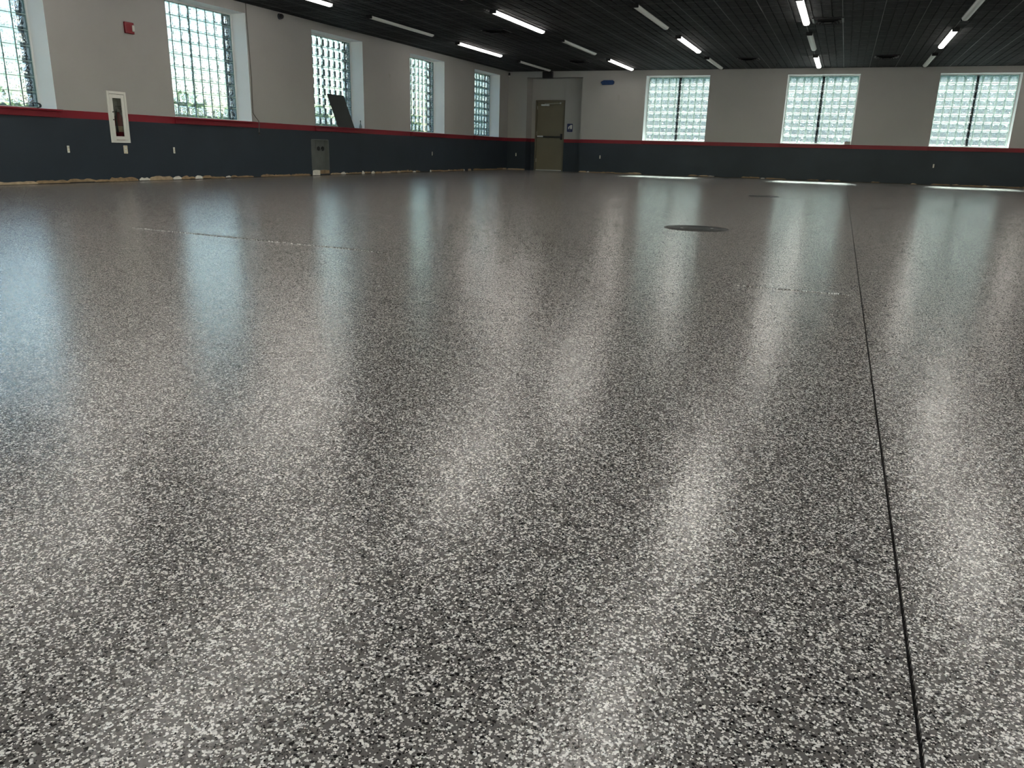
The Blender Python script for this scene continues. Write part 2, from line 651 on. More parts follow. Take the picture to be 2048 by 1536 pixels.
# the shallow filled joint crossing the floor: a low proud lip of resin
cj = MB()
for (xa, ya, xb, yb) in ((5.2, -19.28, 7.35, -19.48), (9.35, -19.60, 9.88, -19.60)):
    n = 24
    for k in range(n):
        t0, t1 = k / n, (k + 1) / n
        xa0, xa1 = xa + (xb - xa) * t0, xa + (xb - xa) * t1
        ya0, ya1 = ya + (yb - ya) * t0 + 0.004 * math.sin(k * 1.3), ya + (yb - ya) * t1 + 0.004 * math.sin((k + 1) * 1.3)
        h0, h1 = 0.0035, 0.0035
        cj.face([(xa0, ya0 - 0.002, 0.0002), (xa1, ya1 - 0.002, 0.0002), (xa1, ya1, h1), (xa0, ya0, h0)])
        cj.face([(xa0, ya0, h0), (xa1, ya1, h1), (xa1, ya1 + 0.05, 0.0002), (xa0, ya0 + 0.05, 0.0002)])
cj.build('filled_joint', M['floor'], floor, fix=False)


# ------------------------------------------------------------------ walls with openings
def wall(name, L0, L1, openings, place, top=3.3):
    """wall in local (u, n, z); n = 0 is the room face, n = WT the outside. openings: (u0,u1,z0,z1,kind)"""
    us = sorted({L0, L1, *[o[0] for o in openings], *[o[1] for o in openings]})
    zs = sorted({-0.05, ZB, ZR, top, *[o[2] for o in openings], *[o[3] for o in openings]})
    b = MB()

    def solid(u, z):
        return not any(o[0] < u < o[1] and o[2] < z < o[3] for o in openings)

    for i in range(len(us) - 1):
        for k in range(len(zs) - 1):
            u0, u1, z0, z1 = us[i], us[i + 1], zs[k], zs[k + 1]
            zm = (z0 + z1) / 2
            if not solid((u0 + u1) / 2, zm):
                continue
            mi = 0 if zm > ZR else (1 if zm > ZB else 2)
            b.face([place(u0, 0, z0), place(u1, 0, z0), place(u1, 0, z1), place(u0, 0, z1)], mi)
            b.face([place(u0, WT, z0), place(u0, WT, z1), place(u1, WT, z1), place(u1, WT, z0)], 3)
    for (u0, u1, z0, z1, kd) in openings:
        if kd != 'win':
            continue
        for (n0, n1, mi) in ((0, REV + 0.05, 4), (REV + 0.05, WT, 3)):
            b.face([place(u0, n0, z0), place(u0, n1, z0), place(u0, n1, z1), place(u0, n0, z1)], mi)
            b.face([place(u1, n0, z0), place(u1, n0, z1), place(u1, n1, z1), place(u1, n1, z0)], mi)
            b.face([place(u0, n0, z1), place(u0, n1, z1), place(u1, n1, z1), place(u1, n0, z1)], mi)
            b.face([place(u0, n0, z0), place(u1, n0, z0), place(u1, n1, z0), place(u0, n1, z0)], mi)
    for (u, ) in ((L0,), (L1,)):
        b.face([place(u, 0, -0.05), place(u, WT, -0.05), place(u, WT, top), place(u, 0, top)], 3)
    b.face([place(L0, 0, top), place(L1, 0, top), place(L1, WT, top), place(L0, WT, top)], 3)
    return b, name


MATS_W = [M['wall'], M['red'], M['navy'], M['outer'], M['reveal']]
CAB = (-14.725, -14.435, 0.565, 1.23)       # extinguisher cabinet opening
PAN = (-10.02, -9.455, 0.105, 0.685)        # open service box
left_open = [(y, y + WW, ZR, ZT, 'win') for y in LEFT_WIN]
left_open += [(*CAB[:2], *CAB[2:], 'hole'), (*PAN[:2], *PAN[2:], 'hole')]
b, nme = wall('wall_left', YB - WT, 0.0, left_open, lambda u, n, z: (-n, u, z))
wl = b.build(nme, MATS_W, fix=False)
tag(wl, 'left wall, warm grey above a red stripe and slate blue below', 'wall', kind='structure')

far_open = [(x, x + WW, ZR, ZT, 'win') for x in FAR_WIN]
far_open += [(ALC[0], ALC[1], -0.05, ALC[2], 'alc')]
b, nme = wall('wall_far', -WT, XR + WT, far_open, lambda u, n, z: (u, n, z))
ax0, ax1, az, ad = ALC
for (z0, z1, mi) in ((-0.05, ZB, 2), (ZB, ZR, 1), (ZR, az, 0)):
    b.face([(ax0, 0, z0), (ax0, ad, z0), (ax0, ad, z1), (ax0, 0, z1)], mi)
    b.face([(ax1, 0, z0), (ax1, 0, z1), (ax1, ad, z1), (ax1, ad, z0)], mi)
    b.face([(ax0, ad, z0), (ax1, ad, z0), (ax1, ad, z1), (ax0, ad, z1)], mi)
    # boxed-out chase to the side of the door
    b.face([(1.712, ad - 0.08, z0), (ax1, ad - 0.08, z0), (ax1, ad - 0.08, z1), (1.712, ad - 0.08, z1)], mi)
    b.face([(1.712, ad - 0.08, z0), (1.712, ad - 0.08, z1), (1.712, ad, z1), (1.712, ad, z0)], mi)
b.face([(ax0, 0, az), (ax0, ad, az), (ax1, ad, az), (ax1, 0, az)], 0)
wf = b.build(nme, MATS_W, fix=False)
tag(wf, 'far wall with a door alcove, grey over red stripe and slate blue', 'wall', kind='structure')

RIGHT_WIN = [-26.4, -22.2, -18.0, -13.8]
RW, RZ0, RZ1 = 2.9, 0.16, 2.62
BACK_WIN = [0.6, 4.8, 9.0, 13.2]
BW = 3.9
b, nme = wall('wall_right', YB - WT, WT, [(y, y + RW, RZ0, RZ1, 'win') for y in RIGHT_WIN], lambda u, n, z: (XR + n, u, z))
tag(b.build(nme, MATS_W, fix=False), 'side wall opposite the glass-block windows, grey over slate blue', 'wall', kind='structure')
b, nme = wall('wall_back', 0.0, XR, [(x, x + BW, RZ0, RZ1, 'win') for x in BACK_WIN], lambda u, n, z: (u, YB - n, z))
tag(b.build(nme, MATS_W, fix=False), 'wall behind the viewer, grey over slate blue', 'wall', kind='structure')

# ------------------------------------------------------------------ ceiling: deck, grid and lay-in tiles
P_ = 0.6096
GX0 = 9.41 - 16 * P_
GY0 = -0.30
ceil = MB().box(-WT, YB - WT, H + 0.16, XR + WT, WT, H + 0.30).build('ceiling', M['deck'])
tag(ceil, 'black suspended ceiling of square scored tiles', 'ceiling', kind='structure')


def tile_parts(w, d):
    """one lay-in tile w x d, 6-inch pads separated by grooves; local origin at its corner, face down"""
    b = MB()
    nx, ny = max(1, round(w / (P_ / 4))), max(1, round(d / (P_ / 4)))
    g, top, bev = 0.010, 0.014, 0.003
    b.face([(0, 0, top), (0, d, top), (w, d, top), (w, 0, top)])
    for i in range(nx):
        for k in range(ny):
            x0, x1 = w * i / nx + g, w * (i + 1) / nx - g
            z0, z1 = d * k / ny + g * 0.8, d * (k + 1) / ny - g * 0.8
            o = [(x0 - bev, z0 - bev, top), (x1 + bev, z0 - bev, top), (x1 + bev, z1 + bev, top), (x0 - bev, z1 + bev, top)]
            q = [(x0, z0, 0), (x1, z0, 0), (x1, z1, 0), (x0, z1, 0)]
            b.face(q[::-1])
            for a in range(4):
                c = (a + 1) % 4
                b.face([o[a], q[a], q[c], o[c]])
    return b


VENTS = {(8.80, -7.615 - P_): 1, (6.97, -2.13 - P_): 1, (10.02, -2.13 - P_): 1, (2.70, -7.615 - P_): 1, (2.70, -2.13 - P_): 1}


def is_vent(x, y):
    return any(abs(x - a) < 0.2 and abs(y - c) < 0.2 for (a, c) in VENTS)


tiles = []
xs = [0.0] + [GX0 + P_ * k for k in range(1, 60) if 0.02 < GX0 + P_ * k < XR - 0.02] + [XR]
ys = [0.0] + [GY0 - P_ * k for k in range(0, 60) if GY0 - P_ * k > YB + 0.02] + [YB]
cmi = cam.matrix_world.inverted()
FPX = 1566.22


def shows(x, y, z):
    q = cmi @ Vector((x, y, z))
    if q.z > -0.1:
        return False
    px, py = 1024 + FPX * q.x / -q.z, 768 - FPX * q.y / -q.z
    return -40 < px < 2088 and -40 < py < 1576


for i in range(len(xs) - 1):
    for k in range(len(ys) - 1):
        x, y = xs[i], ys[k + 1]
        w, d = xs[i + 1] - xs[i], ys[k] - ys[k + 1]
        vis = shows(x + w / 2, y + d / 2, H) or shows(x + w / 2, y, H)
        dist = math.hypot(x - CAM.x, y - CAM.y)
        tiles.append((0 if vis else 1, dist, x, y, w, d))
tiles.sort()
meshes = {}
rest = MB()
for n, (hid, dist, x, y, w, d) in enumerate(tiles):
    key = (round(w, 3), round(d, 3))
    if n < 300 and not hid:
        pale = random.random() < 0.10
        if (key, pale) not in meshes:
            meshes[(key, pale)] = tile_parts(w, d).mesh('ceiling_tile', [M['tile_pale'] if pale else M['tile']])
        put('ceiling_tile', meshes[(key, pale)], ceil, (x, y, H))
    else:
        if key not in meshes:
            meshes[key] = tile_parts(w, d)
        t = meshes[key]
        o = len(rest.v)
        rest.v += [(p[0] + x, p[1] + y, p[2] + H) for p in t.v]
        rest.f += [tuple(o + q for q in f) for f in t.f]
        rest.mi += t.mi
        rest.sm += t.sm
ro = rest.build('ceiling_tile_field', M['tile'], ceil, fix=False)
ro['kind'] = 'stuff'
for x in xs[1:-1]:
    MB().box(x - 0.006, YB, H - 0.003, x + 0.006, 0, H + 0.006).build('grid_runner', M['tee'] if random.random() < 0.7 else M['tee_dark'], ceil)
for y in ys[1:-1]:
    MB().box(0, y - 0.006, H - 0.002, XR, y + 0.006, H + 0.005).build('cross_tee', M['tee_dark'], ceil)
for (x0, y0_, x1, y1_) in ((0, YB, 0.02, 0), (0, -0.02, XR, 0)):
    MB().box(x0, y0_, H - 0.004, x1, y1_, H + 0.006).build('wall_angle', M['tee_dark'], ceil)

# ------------------------------------------------------------------ glass-block windows
NB = 9
FR = 0.026
BP = (WW - 2 * FR) / NB
BPZ = (ZT - ZR - 2 * FR) / NB


def block_mesh():
    b = MB()
    sx, sz, dp = (BP - 0.007) / 2, (BPZ - 0.007) / 2, 0.045
    rings = []
    for (ins, y) in ((0.0, -dp + 0.008), (0.007, -dp), (0.026, -dp + 0.001), (0.034, -dp + 0.006)):
        rings.append([(sx * s - ins * s, y, sz * t - ins * t) for (s, t) in ((-1, -1), (1, -1), (1, 1), (-1, 1))])
    for sgn in (1, -1):
        R2 = [[(p[0], p[1] * sgn, p[2]) for p in r] for r in rings]
        for k in range(3):
            for a in range(4):
                c = (a + 1) % 4
                q = [R2[k][a], R2[k][c], R2[k + 1][c], R2[k + 1][a]]
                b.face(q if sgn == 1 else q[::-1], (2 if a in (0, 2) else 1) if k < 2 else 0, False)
        q = R2[3]
        b.face(q if sgn == 1 else q[::-1], 0)
    f, k = rings[0], [(p[0], -p[1], p[2]) for p in rings[0]]
    for a in range(4):
        c = (a + 1) % 4
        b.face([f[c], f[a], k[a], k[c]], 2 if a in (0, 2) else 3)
    return b.mesh('glass_block', [M['pane'], M['rim'], M['rim_sun_band'], M['rim_side']])


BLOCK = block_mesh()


def mortar():
    b = MB()
    ya, yb = REV + 0.010, REV + 0.026
    for k in range(NB + 1):
        x = FR + BP * k
        b.box(x - 0.0035, ya, FR, x + 0.0035, yb, ZT - ZR - FR)
        z = FR + BPZ * k
        b.box(FR, ya, z - 0.0035, WW - FR, yb, z + 0.0035)
    return b.mesh('mortar', [M['mortar']])


MORTAR = mortar()


def frame_mesh():
    b = MB()
    hh = ZT - ZR
    ya, yb = REV, REV + 0.09
    b.box(0, ya, 0, FR - 0.004, yb, hh)
    b.box(WW - FR + 0.004, ya, 0, WW, yb, hh)
    b.box(FR - 0.004, ya, 0, WW - FR + 0.004, yb, FR - 0.004)
    b.box(FR - 0.004, ya, hh - FR + 0.004, WW - FR + 0.004, yb, hh)
    return b.mesh('frame', [M['reveal']])


FRAME = frame_mesh()
SILL = MB().rbox(-0.03, -0.085, -0.024, WW + 0.03, 0.0, 0.0, 0.005).rbox(-0.015, -0.030, -0.098, WW + 0.015, 0.0, -0.022, 0.004).mesh('window_sill', [M['red']])
MULL = MB().box(WW / 2 - 0.032, REV + 0.10, 0, WW / 2 + 0.032, REV + 0.16, ZT - ZR).mesh('mullion', [M['mullion']])
JAMB = MB().box(0.0, REV + 0.10, 0, 0.05, REV + 0.16, ZT - ZR).box(WW - 0.05, REV + 0.10, 0, WW, REV + 0.16, ZT - ZR).mesh('outer_frame', [M['mullion']])


MULL_SLIM = MB().box(WW / 2 - 0.012, REV + 0.10, 0, WW / 2 + 0.012, REV + 0.125, ZT - ZR).mesh('mullion', [M['mullion']])


def window(n, loc, rz, label, left):
    w = empty('window_%d' % n, loc, rz)
    tag(w, label, 'window', 'glass-block windows', 'structure')
    put('frame', FRAME, w)
    put('mortar', MORTAR, w)
    put('mullion', MULL_SLIM if left else MULL, w)
    if left:
        put('outer_frame', JAMB, w)
    put('window_sill', SILL, w)
    for i in range(NB):
        for k in range(NB):
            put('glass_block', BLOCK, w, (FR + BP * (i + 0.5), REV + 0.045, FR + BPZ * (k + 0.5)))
    return w


ORD = ['first', 'second', 'third', 'fourth', 'fifth', 'sixth', 'seventh', 'eighth', 'ninth']
n = 1
wl_labels = ['glass-block window cut by the photo edge, black strap on its sill',
             'glass-block window with a cable hanging at its side',
             'glass-block window with a dark board leaning in it',
             'empty glass-block window, second from the dark corner',
             'glass-block window on the left wall right beside the dark corner']
for y, lb in zip(LEFT_WIN, wl_labels):
    window(n, (0, y, ZR), math.pi / 2, lb, True)
    n += 1
wf_labels = ['far-wall glass-block window nearest to the door',
             'middle glass-block window of the far wall, small box on its sill',
             'far-wall glass-block window farthest from the door']
for x, lb in zip(FAR_WIN, wf_labels):
    window(n, (x, 0, ZR), 0, lb, False)
    n += 1

# plain glazed storefront windows of the walls out of the photo
side = [((XR, y, RZ0), 0.0, RW, 'plain storefront window of the wall opposite, %s from the far wall' % ORD[len(RIGHT_WIN) - 1 - k]) for k, y in enumerate(RIGHT_WIN)]
side += [((x, YB, RZ0), -math.pi / 2, BW, 'plain storefront window behind the viewer, %s from the left wall' % ORD[k]) for k, x in enumerate(BACK_WIN)]
for (loc, rz, ww, lb) in side:
    w = empty('window_%d' % n, loc, rz)
    tag(w, lb, 'window', 'plain storefront windows', 'structure')
    n += 1
    hh = RZ1 - RZ0
    MB().box(0.3, 0, 0, 0.36, 0.05, hh).box(0.3, ww - 0.05, 0, 0.36, ww, hh).box(0.3, 0.05, 0, 0.36, ww - 0.05, 0.05).box(0.3, 0.05, hh - 0.05, 0.36, ww - 0.05, hh).box(0.3, ww / 2 - 0.025, 0.05, 0.36, ww / 2 + 0.025, hh - 0.05).build('frame', M['mullion'], w)
    for (p, q) in ((0.05, ww / 2 - 0.025), (ww / 2 + 0.025, ww - 0.05)):
        MB().box(0.325, p, 0.05, 0.331, q, hh - 0.05).build('pane', M['clear'], w)

# ------------------------------------------------------------------ door in the alcove
DX0, DX1, DZ = 0.752, 1.700, 2.072
door = empty('door_1', (DX0, ad, 0))
tag(door, 'olive beige steel door with a push bar, set in the alcove', 'door', kind='structure')
W_ = DX1 - DX0
fb = MB()
fb.rbox(0, -0.055, 0, 0.052, 0.0, DZ, 0.004).rbox(W_ - 0.05, -0.055, 0, W_, 0.0, DZ, 0.004).rbox(0.05, -0.055, DZ - 0.052, W_ - 0.048, 0.0, DZ, 0.004)
fb.build('door_frame', M['frame'], door)
leaf = MB().rbox(0.056, -0.028, 0.012, W_ - 0.054, 0.0, DZ - 0.056, 0.003).build('door_leaf', M['door'], door)
MB().rbox(0.10, -0.085, 0.985, W_ - 0.06, -0.055, 1.030, 0.006).build('push_bar', M['black_plastic'], leaf)
MB().rbox(0.085, -0.095, 0.995, 0.285, -0.084, 1.040, 0.004).build('bar_end_plate', M['steel'], leaf)
MB().rbox(W_ - 0.105, -0.10, 0.93, W_ - 0.058, -0.026, 1.10, 0.008).build('latch_case', M['black_plastic'], leaf)
MB().rbox(0.062, -0.084, 0.985, 0.105, -0.026, 1.030, 0.005).build('bar_bracket', M['black_plastic'], leaf)
MB().rbox(0.185, -0.085, 1.905, 0.445, -0.026, 1.955, 0.006).build('closer_body', M['steel'], leaf)
MB().tube([(0.30, -0.075, 1.965), (0.58, -0.11, 1.972), (0.80, -0.06, 1.985)], 0.008, 8).build('closer_arm', M['steel'], leaf)
MB().rbox(0.78, -0.075, 1.965, 0.83, -0.05, 2.01, 0.004).build('arm_shoe', M['steel'], leaf)
for z in (0.25, 1.05, 1.80):
    MB().tube([(0.054, -0.036, z), (0.054, -0.036, z + 0.11)], 0.008, 8).build('hinge', M['steel'], leaf)
MB().rbox(0.056, -0.036, 0.004, W_ - 0.054, -0.029, 0.034, 0.002).build('door_sweep', M['steel'], leaf)
MB().rbox(0.0, -0.10, 0.0, W_, 0.0, 0.008, 0.003).build('threshold', M['galv'], door)

# ------------------------------------------------------------------ strip lights
LX = [1.47, 3.91, 6.36, 8.82, 11.27, 13.71, 16.15]
LY = [-0.45 - 3.625 * k for k in range(8)]      # far end of each fixture
LEN = 2.46


def lens_mesh(m):
    b = MB()
    hw, dp, n = 0.056, 0.072, 4
    prof = [(hw, 0.0)]
    for k in range(n + 1):
        a = math.pi * k / n
        prof.append((0.050 * math.cos(a) * 1.0, -0.020 - 0.026 * math.sin(a)))
    prof.append((-hw, 0.0))
    L = LEN / 2 - 0.035
    A = [(x, 0, z) for x, z in prof]
    B = [(x, L, z) for x, z in prof]
    for k in range(len(prof) - 1):
        b.face([A[k], A[k + 1], B[k + 1], B[k]], 0, True)
    b.face(A[::-1])
    b.face(B)
    return b.mesh('lens', [m])


LENS_ON, LENS_OFF = lens_mesh(M['lens_on']), lens_mesh(M['lens_off'])
HOUSE = MB().rbox(-0.062, 0, -0.014, 0.062, LEN, 0.0, 0.003).mesh('housing', [M['black']])
CAPM = MB().rbox(-0.060, 0, -0.058, 0.060, 0.026, -0.012, 0.006).mesh('end_cap', [M['black']])
for c, x in enumerate(LX):
    for r, yf in enumerate(LY):
        lit = (c + r) % 2 == 1 or r > 3
        if not lit and not (c < 5 and r < 4):
            continue
        t = empty('strip_light', (x, yf - LEN, H - 0.004))
        tag(t, '%s ceiling strip light, %s row from left wall, %s from far wall' % ('lit' if lit else 'unlit', ORD[c], ORD[r]),
            'light', 'strip lights in rows on the black ceiling')
        put('housing', HOUSE, t)
        put('end_cap', CAPM, t, (0, 0.002, 0))
        put('end_cap', CAPM, t, (0, LEN - 0.028, 0))
        put('lens', LENS_ON if lit else LENS_OFF, t, (0, 0.030, -0.010))
        put('lens', LENS_ON if lit else LENS_OFF, t, (0, 0.030 + LEN / 2 - 0.030, -0.010))

# ------------------------------------------------------------------ ceiling diffusers, sprinklers
def diffuser(x, y, label):
    t = empty('air_diffuser', (x, y, H))
    tag(t, label, 'vent', 'square ceiling vents')
    f = MB()
    s = 0.255
    f.rbox(-s, -s, -0.018, s, -s + 0.035, -0.004, 0.003).rbox(-s, s - 0.035, -0.018, s, s, -0.004, 0.003)
    f.rbox(-s, -s + 0.035, -0.018, -s + 0.035, s - 0.035, -0.004, 0.003).rbox(s - 0.035, -s + 0.035, -0.018, s, s - 0.035, -0.004, 0.003)
    f.build('frame', M['black'], t)
    for k, (a, z) in enumerate(((0.215, -0.03), (0.16, -0.04), (0.105, -0.05))):
        c = MB()
        o, i = a, a - 0.055
        zo, zi = z - 0.012, -0.006
        for (p, q) in (((-1, -1), (1, -1)), ((1, -1), (1, 1)), ((1, 1), (-1, 1)), ((-1, 1), (-1, -1))):
            c.face([(p[0] * o, p[1] * o, zo), (q[0] * o, q[1] * o, zo), (q[0] * i, q[1] * i, zi), (p[0] * i, p[1] * i, zi)])
            c.face([(p[0] * o, p[1] * o, zo + 0.004), (q[0] * o, q[1] * o, zo + 0.004), (q[0] * i, q[1] * i, zi + 0.004), (p[0] * i, p[1] * i, zi + 0.004)])
        c.build('cone_blade', M['black'] if k else M['tee'], t, fix=False)
    MB().rbox(-0.06, -0.06, -0.05, 0.06, 0.06, -0.04, 0.002).build('centre_plate', M['black'], t)


vlab = ['black square vent beside the lit strip light, nearest of the vents', 'black square vent above the middle of the far wall',
        'black square vent between the last two far windows', 'black square vent by the third lit strip on the dark side',
        'black square vent near the ceiling over the door']
for (x, y), lb in zip([(8.87, -7.615 - P_), (6.97, -2.13 - P_), (10.02, -2.13 - P_), (2.70, -7.615 - P_), (2.70, -2.13 - P_)], vlab):
    diffuser(x + P_ / 2, y + P_ / 2, lb)
for (x, y, lb) in ((7.885, -7.28, 'small black sprinkler head, the nearer of two on the ceiling'), (7.84, -1.19, 'small black sprinkler head close to the far wall')):
    t = empty('sprinkler_head', (x, y, H))
    tag(t, lb, 'sprinkler', 'ceiling sprinkler heads')
    MB().lathe([(0.035, 0.0), (0.033, -0.008), (0.014, -0.012)], 14).build('escutcheon', M['black'], t)
    MB().lathe([(0.012, -0.006), (0.012, -0.045), (0.006, -0.05), (0.006, -0.072)], 10).build('nozzle', M['black'], t)
    MB().lathe([(0.005, -0.072), (0.024, -0.074), (0.024, -0.078), (0.004, -0.08)], 14).build('deflector', M['black'], t)

# ------------------------------------------------------------------ torn strip at the foot of the walls
def torn(name, u0, u1, place, label, dark, hmax, gaps=()):
    root = MB()
    u = u0
    pts = []
    while u < u1:
        pts.append((u, 0.010 + 0.012 * random.random()))
        u += random.uniform(0.06, 0.2)
    pts.append((u1, 0.015))
    for (a, ha), (c, hc) in zip(pts[:-1], pts[1:]):
        root.face([place(a, 0.003, 0), place(c, 0.003, 0), place(c, 0.003, hc), place(a, 0.003, ha)])
        root.face([place(a, 0.0, ha), place(a, 0.003, ha), place(c, 0.003, hc), place(c, 0.0, hc)])
    o = root.build(name, M['patch_dark'], fix=False)
    tag(o, label, 'baseboard', kind='structure')
    u = u0
    while u < u1 - 0.05:
        ln = min(random.uniform(0.10, 0.62), u1 - u)
        if any(g0 - ln < u < g1 for g0, g1 in gaps):
            u += 0.05
            continue
        r = random.random()
        kind = 'patch_brown' if r < 0.52 else 'patch_tan' if r < 0.72 else 'patch_white' if r < 0.9 else None
        if kind == 'patch_white':
            ln = min(ln, random.uniform(0.06, 0.22))
        if dark and random.random() < 0.35:
            kind = None
        if kind:
            h = hmax * random.uniform(0.55, 1.0)
            zb = random.choice((0.006, 0.010, 0.016))
            m = max(3, int(ln / 0.05))
            top = [(u + ln * k / m, max(zb + 0.008, h * (0.72 + 0.28 * random.random()) * (0.55 if k in (0, m) else 1))) for k in range(m + 1)]
            th = random.uniform(0.005, 0.009)
            p = MB()
            p.face([place(u, th, zb)] + [place(u + ln, th, zb)] + [place(a, th, z) for a, z in top[::-1]])
            for (a, za), (c, zc) in zip(top[:-1], top[1:]):
                p.face([place(a, th, za), place(c, th, zc), place(c, 0.0, zc), place(a, 0.0, za)])
            p.face([place(u, th, zb), place(u, 0.0, zb), place(u + ln, 0.0, zb), place(u + ln, th, zb)])
            p.build('torn_patch', M[kind], o, fix=False)
        u += ln * random.uniform(0.85, 1.05)


torn('baseboard_left', -18.2, -0.02, lambda u, n, z: (n, u, z), 'torn brown paper and plaster strip along the left wall foot', False, 0.078, gaps=[(-10.05, -9.42)])
torn('baseboard_far', 2.36, 15.0, lambda u, n, z: (u, -n, z), 'dark torn strip with plaster scraps along the far wall foot', True, 0.058)
torn('baseboard_corner', 0.02, 0.60, lambda u, n, z: (u, -n, z), 'short torn strip between the corner and the door', True, 0.055)

# ------------------------------------------------------------------ things on the left wall
# local helper: box on the left wall, given y range, z range and depth range from the wall face (x)
def lbox(y0, y1, z0, z1, x0, x1, bev=0.003):
    return MB().rbox(x0, y0, z0, x1, y1, z1, bev)


# fire extinguisher cabinet (recessed)
cy0, cy1, cz0, cz1 = CAB
t = empty('extinguisher_cabinet', (0, 0, 0))
tag(t, 'white recessed extinguisher cabinet with a tall narrow glass', 'cabinet')
bx = MB()
D = -0.14
bx.face([(D, cy0, cz0), (D, cy1, cz0), (D, cy1, cz1), (D, cy0, cz1)])
for (ya, yb, za, zb) in ((cy0, cy0, cz0, cz1), (cy1, cy1, cz0, cz1)):
    bx.face([(D, ya, za), (0, ya, za), (0, ya, zb), (D, ya, zb)])
bx.face([(D, cy0, cz0), (0, cy0, cz0), (0, cy1, cz0), (D, cy1, cz0)])
bx.face([(D, cy0, cz1), (0, cy0, cz1), (0, cy1, cz1), (D, cy1, cz1)])
bx.build('tub', M['white_metal'], t, fix=False)
fr = MB()
Y0, Y1, Z0, Z1 = -14.745, -14.413, 0.546, 1.247
fw_ = 0.036
fr.rbox(0.0, Y0, Z0, 0.016, Y0 + fw_, Z1, 0.003).rbox(0.0, Y1 - fw_, Z0, 0.016, Y1, Z1, 0.003)
fr.rbox(0.0, Y0 + fw_, Z0, 0.016, Y1 - fw_, Z0 + fw_, 0.003).rbox(0.0, Y0 + fw_, Z1 - fw_, 0.016, Y1 - fw_, Z1, 0.003)
fr.build('frame', M['white_metal'], t)
dr = MB()
a, c, e, g = Y0 + fw_ + 0.005, Y1 - fw_ - 0.005, Z0 + fw_ + 0.005, Z1 - fw_ - 0.005
wy0, wy1, wz0, wz1 = -14.655, -14.505, 0.635, 1.155
dr.rbox(0.002, a, e, 0.013, wy0, g, 0.002).rbox(0.002, wy1, e, 0.013, c, g, 0.002)
dr.rbox(0.002, wy0, e, 0.013, wy1, wz0, 0.002).rbox(0.002, wy0, wz1, 0.013, wy1, g, 0.002)
dleaf = dr.build('door_panel', M['white_metal'], t)
MB().box(0.004, wy0, wz0, 0.007, wy1, wz1).build('glass_pane', M['clear'], dleaf)
for z in (0.86, 0.965):
    MB().rbox(0.012, -14.684, z - 0.006, 0.024, -14.656, z + 0.006, 0.002).build('pull_handle', M['black_plastic'], dleaf)
x_ = empty('fire_extinguisher', (-0.072, -14.506, 0.567))
tag(x_, 'red fire extinguisher inside the white wall cabinet', 'extinguisher')
MB().lathe([(0.045, 0.0), (0.056, 0.006), (0.057, 0.30), (0.05, 0.345), (0.028, 0.375), (0.018, 0.385), (0.018, 0.41)], 24).build('cylinder', M['ext_red'], x_)
MB().lathe([(0.0575, 0.13), (0.0577, 0.131), (0.0577, 0.21), (0.0575, 0.211)], 24, cap=False).build('label_sticker', M['patch_tan'], x_)
MB().rbox(-0.022, -0.022, 0.405, 0.022, 0.022, 0.445, 0.004).build('valve', M['steel'], x_)
MB().rbox(-0.012, -0.03, 0.445, 0.012, 0.085, 0.457, 0.003).rbox(-0.012, -0.03, 0.475, 0.012, 0.075, 0.487, 0.003).build('lever', M['steel'], x_)
MB().lathe([(0.018, 0.018), (0.018, 0.030)], 14, axis='X', origin=(0.0, 0, 0.425)).build('gauge', M['gauge'], x_)
MB().tube([(0.0, -0.02, 0.42), (0.02, -0.055, 0.40), (0.03, -0.068, 0.33), (0.03, -0.066, 0.2), (0.03, -0.064, 0.12)], [0.009, 0.009, 0.009, 0.010, 0.014], 10).build('hose', M['black_plastic'], x_)

# alarm strobe
t = empty('alarm_strobe', (0, -14.23, 2.125))
tag(t, 'red fire alarm strobe high on the wall above the cabinet', 'alarm')
MB().rbox(0.0, -0.079, -0.076, 0.035, 0.079, 0.076, 0.006).build('body', M['alarm'], t)
MB().rbox(0.035, 0.030, -0.045, 0.062, 0.066, 0.040, 0.008).build('lens', M['white_plastic'], t)
for k in range(5):
    MB().rbox(0.035, -0.055, -0.045 + k * 0.02, 0.038, 0.005, -0.037 + k * 0.02, 0.001).build('sounder_slot', M['ext_red'], t)


def outlet(kind, place, label, group='wall outlets'):
    """place(u, n, z): u along the wall, n out of the wall"""
    t = empty('wall_outlet', place(0, 0, 0))
    tag(t, label, 'outlet', group)
    o = Vector(place(0, 0, 0))

    def rb(u0, n0, z0, u1, n1, z1, bv):
        p, q = Vector(place(u0, n0, z0)) - o, Vector(place(u1, n1, z1)) - o
        return MB().rbox(min(p.x, q.x), min(p.y, q.y), min(p.z, q.z), max(p.x, q.x), max(p.y, q.y), max(p.z, q.z), bv)
    if kind == 'plate':
        rb(-0.035, 0, -0.057, 0.035, 0.006, 0.057, 0.002).build('cover_plate', M['ivory'], t)
        for z in (-0.020, 0.020):
            rb(-0.016, 0.006, z - 0.013, 0.016, 0.009, z + 0.013, 0.001).build('receptacle', M['white_plastic'], t)
    else:
        rb(-0.027, 0, -0.050, 0.027, 0.002, 0.050, 0.0008).build('box_opening', M['black'], t)
        rb(-0.017, 0.002, -0.046, 0.017, 0.012, 0.046, 0.003).build('device_body', M['white_plastic'], t)
        for z in (-0.018, 0.018):
            rb(-0.012, 0.012, z - 0.011, 0.012, 0.0135, z + 0.011, 0.0006).build('receptacle', M['ivory'], t)


